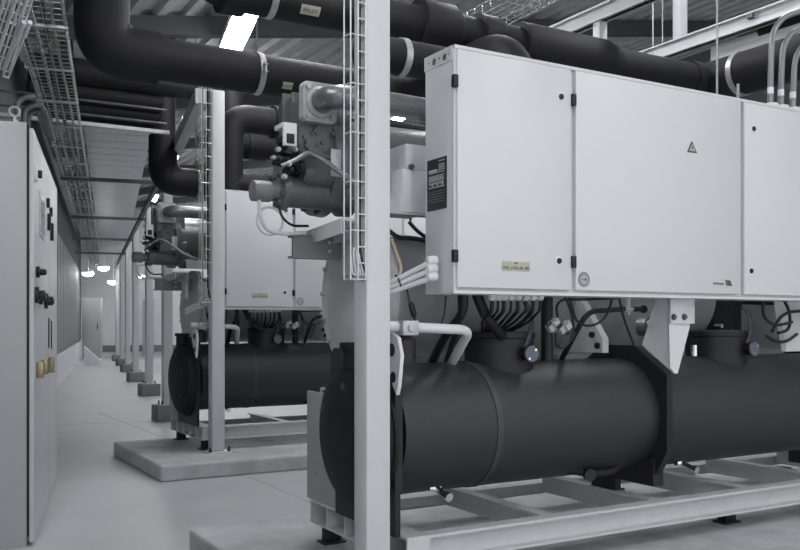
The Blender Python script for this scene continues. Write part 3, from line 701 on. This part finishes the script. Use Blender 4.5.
# pipe B: above the near control cabinet
YB = 5.0
def hB(px, py): return atY(px, py, YB)
zB = hB(400, 22).z; xb0 = hB(193, 0).x; xb1 = 5.83
def xB(px): return hB(px, 30).x
pB = pipe('insulated_pipe', [(xb0, YB, roof(xb0)-.03), (xb0, YB, zB), (xb1, YB, zB)], .125, .25,
     'black insulated pipe with stepped coupling sleeves running above the near white control cabinet',
     sleeves=[((xB(416), YB, zB), (1, 0, 0), [(0, .12), (.0, .172), (xB(448)-xB(416), .172), (xB(456)-xB(416), .13)]),
              ((xB(475), YB, zB), (1, 0, 0), [(0, .12), (0, .158), (xB(492)-xB(475), .158), (xB(499)-xB(475), .13)]),
              ((xB(517), YB, zB), (1, 0, 0), [(0, .12), (0, .16), (.02, .163), (xB(600)-xB(517), .163), (xB(613)-xB(517), .13)]),
              ((xb0+.30, YB, zB), (-1, 0, 0), [(0, .125), (0, .15), (.14, .15)]),
              ((xB(688), YB, zB), (1, 0, 0), [(0, .125), (.0, .14), (.06, .148), (.16, .135), (.26, .15)]),
              ((xb1, YB+.17, zB), (0, -1, 0), [(0, .04), (.02, .10), (.07, .15), (.12, .165), (4.0, .165)])],
     clamps=[((xB(269), YB, zB), (1, 0, 0), True)], stickers=[((atY(301, 10, YB-.1).x, YB, zB), .125, .06)])
MB().lathe((xb1, 4.70, zB), (0, -1, 0), [(0, .166), (0, .174), (.045, .174), (.045, .166)], 40, cap=False).build('clamp_band', 'galv', pB)
q = atY(717, 50, 4.45); MB().cyl((q.x, 4.45, 2.42), (q.x, 4.45, roof(q.x)-.01), .008, 8).build('hanger_rod', 'galv', pB)
q = atY(738, 98, 4.6); MB().cyl((q.x, 4.6, q.z-.1), (q.x, 4.6, zB-.12), .012, 8).build('clamp_stem', 'galv', pB)
# pipe below B, behind the column, turning away
p0 = atY(398, 57, 4.55)
pC = pipe('insulated_pipe', [(p0.x-.25, 4.55, p0.z), (p0.x+1.3, 4.55, p0.z)], .105, 0, 'short black insulated pipe just right of the front column, below the coupling sleeve')
MB().lathe((p0.x, 4.55, p0.z), (1, 0, 0), [(0, .106), (0, .114), (.04, .114), (.04, .106)], 32, cap=False).build('clamp_band', 'galv', pC)
# upper run at the right edge, toward the camera
p0 = atY(790, 20, 4.5); pipe('insulated_pipe', [(p0.x, atX(766, 24, p0.x).y, p0.z), (p0.x, 1.0, p0.z)], .12, 0, 'black insulated pipe end at the upper right, above the cabinet conduits', clamps=[])
# pipes of the farther chiller
D = O2-O1
YA2 = 10.08; xv = atY(163, 150, YA2).x; zv = 2.83
pA2 = pipe('insulated_pipe', [(xv, YA2, roof(xv)-.03), (xv, YA2, zv), (5.2, YA2, zv)], .138, .3, 'black insulated riser and elbow at the far side of the farther chiller',
     clamps=[((atY(196, 180, YA2).x, YA2, zv), (1, 0, 0), True)])
MB().tube([(xv, YA2, zv+.50), (xv, YA2, zv+.3), (xv, YA2, zv), (xv+.3, YA2, zv), (xv+.38, YA2, zv)], .16, .3, 32, 14).build('elbow_sleeve', 'foam', pA2)
YB2 = 9.2; pB2 = pipe('insulated_pipe', [(5.4, YB2, 3.92), (atY(231, 150, YB2).x, YB2, 3.92), (atY(231, 150, YB2).x, YB2, zB-.02), (6.2, YB2, zB-.02)], .13, .25, 'black insulated pipe above the farther chiller, joined to an elbow beside its column',
     sleeves=[((atY(246, 150, YB2).x, YB2, zB-.02), (1, 0, 0), [(0, .145), (.0, .15), (.22, .15)])])
YD = 7.95; zD = atY(262, 121, YD).z
pD = pipe('insulated_pipe', [(atY(229, 110, YD).x, YD, 2.35), (atY(229, 110, YD).x, YD, zD), (4.6, YD, zD)], .13, .2, 'black insulated pipe right of the plinth column, under the long clamped pipe',
     sleeves=[((atY(272, 120, YD).x, YD, zD), (1, 0, 0), [(0, .13), (.0, .155), (.26, .155)])])
p1 = atY(232, 184, 7.9); MB().tube([(atY(229, 110, YD).x, YD, 2.5), (atY(229, 110, YD).x, YD, p1.z), (atY(229, 110, YD).x+.35, YD, p1.z)], .12, .15, 24, 10).build('lower_elbow', 'foam', pD)
# header pipes crossing the corridor at the left
for k, (py, Y, r, lab) in enumerate(((77, 9.0, .13, 'uppermost black header pipe crossing the corridor behind the large elbow'), (97, 9.1, .11, 'second black header pipe from the top crossing the corridor'), (112, 9.2, .09, 'third black header pipe from the top crossing the corridor'), (124, 9.3, .055, 'lowest and thinnest black header pipe crossing the corridor'))):
    z_ = atY(115, py, Y).z
    xr = xv-.3 if k else xv+.3
    pipe('header_pipe', [(1.2, Y, z_), (xr, Y, z_)], r, 0, lab, group='header pipes crossing the corridor')
z_ = atY(115, 131, 9.3).z
o = MB().beam((.9, 9.12, z_), (2.55, 9.12, z_), .06, .035).build('strut_rail', 'galv'); tag(o, 'bright steel strut under the header pipes crossing the corridor', 'rail')
for k, (py, lab) in enumerate(((104, 'thin conduit between the upper header pipes'), (118, 'thin conduit just above the lowest header pipe'))):
    z_ = atY(115, py, 8.85).z
    tag(MB().cyl((.9, 8.85, z_), (2.45, 8.85, z_), .012, 8).build('cross_conduit', 'darkgalv'), lab, 'conduit', 'thin conduits crossing the corridor')

# three hoses rising from the cabinet top
for k, (px, pt, lab) in enumerate(((772.5, 14, 'leftmost grey hose arching up from the top of the near control cabinet'), (783, 28, 'middle grey hose arching up from the top of the near control cabinet'), (795, 40, 'rightmost grey hose arching up from the top of the near control cabinet'))):
    p = atY(px-2, 100, 3.13); zt = O1.z+2.211; zz = atY(px, pt, 3.13).z
    pts = [Vector((p.x, 3.13, zt))]
    rr = .30
    pts += [Vector((p.x, 3.13, zz-rr)), Vector((p.x+.02, 3.13, zz-.06)), Vector((p.x+.17, 3.10, zz+.04)), Vector((p.x+.5, 3.0, zz+.06)), Vector((p.x+1.6, 2.8, zz+.05))]
    o = MB().tube(pts, .0155, .14, 14, 8).build('flexible_conduit', 'hose'); tag(o, lab, 'conduit', 'grey hoses on the cabinet top')
    MB().lathe((p.x, 3.13, zt), (0, 0, 1), [(0, .04), (.02, .045), (.045, .04), (.05, .024)], 16).build('gland', 'white2', o)
    MB().lathe((p.x, 3.13, zt+.10), (0, 0, 1), [(0, .0165), (.035, .0165)], 14).build('cable_mark', 'white2', o)

# ------------------------------------------------------------------ white steel pipe rack at the right
def rackbeam(X, z, y0, y1, label, w=.1, h=.12):
    o = MB(); o.box((X-w/2, y0, z+h/2-.012), (X+w/2, y1, z+h/2)); o.box((X-w/2, y0, z-h/2), (X+w/2, y1, z-h/2+.012)); o.box((X-.02, y0, z-h/2), (X+.02, y1, z+h/2))
    return tag(o.build('rack_beam', 'beam', smooth=False), label, 'beam', 'white steel rack beams')
rackbeam(4.85, 3.62, .5, 9.4, 'white steel beam rising to the upper right behind the coupling sleeves')
rackbeam(6.0, 3.62, .5, 9.4, 'broad white steel beam at upper right above the clamped pipe bend')
o = MB().box((6.08, 1.0, 3.37), (6.10, 5.2, 3.555)).build('sheet_panel', 'beam', smooth=False); tag(o, 'pale sheet metal panel under the broad white beam', 'panel')
q = atX(600, 30, 4.85); o = MB().box((4.81, q.y-.04, 0), (4.89, q.y+.04, 3.56), .006).build('rack_post', 'column'); tag(o, 'slim white post under the beam behind the coupling sleeves', 'post', 'white rack posts')
q = atX(680.5, 20, 6.05); o = MB().box((6.0, q.y-.045, 3.68), (6.09, q.y+.045, roof(6.0)-.02), .006).build('rack_post', 'column'); tag(o, 'slim white post standing on the broad beam, reaching the roof', 'post', 'white rack posts')
for px, Y, z0_, lab in ((653, 5.9, 3.0, 'thin hanging rod left of the white post, nearer the coupling'), (662.5, 5.9, 3.0, 'thin hanging rod just left of the white post')):
    p = atY(px, 30, Y); tag(MB().cyl((p.x, Y, z0_), (p.x, Y, roof(p.x)-.01), .006, 8).build('hanger_rod', 'galv'), lab, 'rod', 'hanging rods over the near cabinet')
p = atX(751, 18, 6.0); o = MB().beam(p+Vector((-.06, -.03, 0)), p+Vector((.12, .0, -.02)), .05, .03).build('beam_clamp', 'darkgalv'); tag(o, 'small dark clamp bolted under the broad white beam', 'clamp')
# wire tray crossing above the sleeves
b = MB()
for k in range(5):
    q0 = atY(395+14*k, 30, 6.2); b.tube([(q0.x, 6.2+.08*k, 3.62), (q0.x+.02, 2.5, 3.62)], .005, 0, 6)
o = MB()
zt_ = 3.5
for k in range(6): o.tube([(3.85+.06*k, 3.4, zt_), (3.85+.06*k, 9.3, zt_)], .005, 0, 6)
y = 3.4
while y < 9.3: o.tube([(3.85, y, zt_+.08), (3.85, y, zt_), (4.15, y, zt_), (4.15, y, zt_+.08)], .004, 0, 6); y += .1
o.tube([(3.85, 3.4, zt_+.08), (3.85, 9.3, zt_+.08)], .005, 0, 6); o.tube([(4.15, 3.4, zt_+.08), (4.15, 9.3, zt_+.08)], .005, 0, 6)
tag(o.build('wire_basket_tray', 'chrome'), 'bright wire basket tray above the coupling sleeves, right of the front column', 'cable tray')
b.bm.free()
# white beam beside the riser, above the farther chiller
a, b_ = atD(176, 150, 10.3), atD(201, 96, 8.2)
tag(MB().beam(a, b_, .1, .14).build('rack_beam', 'beam', smooth=False), 'pale steel beam sloping up toward the long pipe, left of the plinth column', 'beam', 'white steel rack beams')

# ------------------------------------------------------------------ far end of the corridor
def farbox(px0, px1, ybase, ytop, depth, label):
    z = HC*F/(ybase-HOR); a, b_ = c2w((px0-400)/F*z, z), c2w((px1-400)/F*z, z); h = HC+(HOR-ytop)*z/F; w = (b_-a).length
    o = empty('grey_cabinet', a, label, 'cabinet', 'grey cabinets at the corridor end', rz=-R(18))
    MB().box((0, 0, .08), (w, depth, h), .01).build('body', 'cabgrey', o); MB().box((.02, .02, 0), (w-.02, depth-.02, .08)).build('plinth_base', 'wallwhite', o)
    MB().box((w*.08, -.015, .14), (w*.92, 0, h-.06), .004).build('door', 'cabgrey', o)
    MB().box((w*.8, -.045, h*.5), (w*.84, -.015, h*.6), .004).build('handle', 'rubber', o)
    return o
farbox(82, 100, 361, 298, .5, 'tall grey cabinet at the corridor end beside the left wall')
farbox(142.5, 153, 358, 299, .5, 'grey cabinet far off between two corridor columns')
z = 27.0; a = c2w((76-400)/F*z, z); 
o = MB().prism([c2w((84-400)/F*26, 26, 0), c2w((101-400)/F*26, 26, 0), c2w((101-400)/F*26, 26, .12), c2w((84-400)/F*26, 26, .55)], DV*.5).build('sloped_ramp', 'wallwhite', smooth=False)
tag(o, 'small pale wedge on the floor before the tall far cabinet', 'ramp')
for i, (px, py) in enumerate(((88, 273.5), (103.5, 268), (113, 282), (142.5, 276.5))):
    p = atD(px, py, 28.0 + (.0 if i < 2 else 1.5)); o = empty('ceiling_lamp', p, ('far lamp nearest the left wall', 'far lamp hanging highest at the corridor end', 'far lamp hanging lowest at the corridor end', 'far lamp between the corridor columns')[i], 'lamp', 'lamps at the corridor end')
    MB().lathe((0, 0, 0), (0, 0, 1), [(0, .1), (.02, .17), (.07, .18), (.09, .13), (.1, .03), (.3, .015), (roof(p.x)-p.z-.02, .01)], 24).build('housing', 'lampbody', o)
    MB().lathe((0, 0, .015), (0, 0, -1), [(0, .175), (.05, .165), (.10, .09)], 24).build('diffuser', 'farlamp', o)

# ------------------------------------------------------------------ luminaires
def luminaire(c, length, w, label, hang):
    o = empty('linear_luminaire', c, label, 'ceiling light', 'linear ceiling lights', rz=-CH)
    MB().box((-w/2, -length/2, .0), (w/2, length/2, .07), .008).build('housing', 'lampbody', o)
    MB().box((-w/2+.008, -length/2+.01, -.02), (w/2-.008, length/2-.01, .004), .004).build('diffuser', 'lamp', o)
    b = MB()
    for s in (-1, 1): b.cyl((0, s*length*.35, .07), (s*0, s*length*.35, hang), .005, 6)
    b.build('suspension_wire', 'galv', o)
def lum_at(c, label): luminaire(c, 1.32, .25, label, roof(c.x)-c.z-.03)
L0 = atD(238.5, 31, 9.1)
lum_at(L0, 'bright linear ceiling light seen between the two big pipes')
n = 0
for (s, nn) in ((-4.6, 0), (-8.5, 0), (-4, 3.2), (-8.2, 3.2), (-1.2, 5.8), (-5, 6.4), (-9, 6.4), (-11.5, 0), (-12, 3.2), (3.2, 0), (6.3, 0), (10.4, 0), (14, 0), (18.6, 0), (7.5, 4.2), (13, 3.4), (19, 2.8), (-6.4, -1.9), (-10, -1.9), (-2.2, 2.0), (-2.0, .5), (6.5, 2.5), (10.5, 3.1), (15, 3.6), (21, 2.4), (23.3, 2.6), (24.5, 4.0), (22.2, 4.6), (24.6, 5.4)):  # seen row continued, plus unseen lights added to brighten chillers and far wall
    c = L0+DV*s+NV*nn; c.z = roof(c.x)-.22
    if c.y < YN+.8: continue
    n += 1
    lum_at(c, 'linear ceiling light farther down the hall, in a set with hidden ones added for brightness' if s > 0 else 'unseen linear ceiling light added under the roof deck to brighten the hall')

# ------------------------------------------------------------------ light, world, camera
w = bpy.data.worlds.new('World'); bpy.context.scene.world = w; w.use_nodes = True
bg = w.node_tree.nodes['Background']; bg.inputs[0].default_value = (.97, .985, 1.0, 1); bg.inputs[1].default_value = 1.35
cam = bpy.data.cameras.new('camera'); co = bpy.data.objects.new('camera', cam); col.objects.link(co)
co.location = (0, 0, HC); co.rotation_euler = (R(90), 0, -TH)
cam.sensor_width = 36; cam.lens = F/800*36; cam.shift_y = (HOR-275)/800; cam.clip_start = .05
sc = bpy.context.scene; sc.camera = co
sc.view_settings.view_transform = 'Standard'; sc.view_settings.look = 'None'; sc.view_settings.gamma = 1; sc.view_settings.exposure = 0.0
sc.view_settings.use_curve_mapping = False
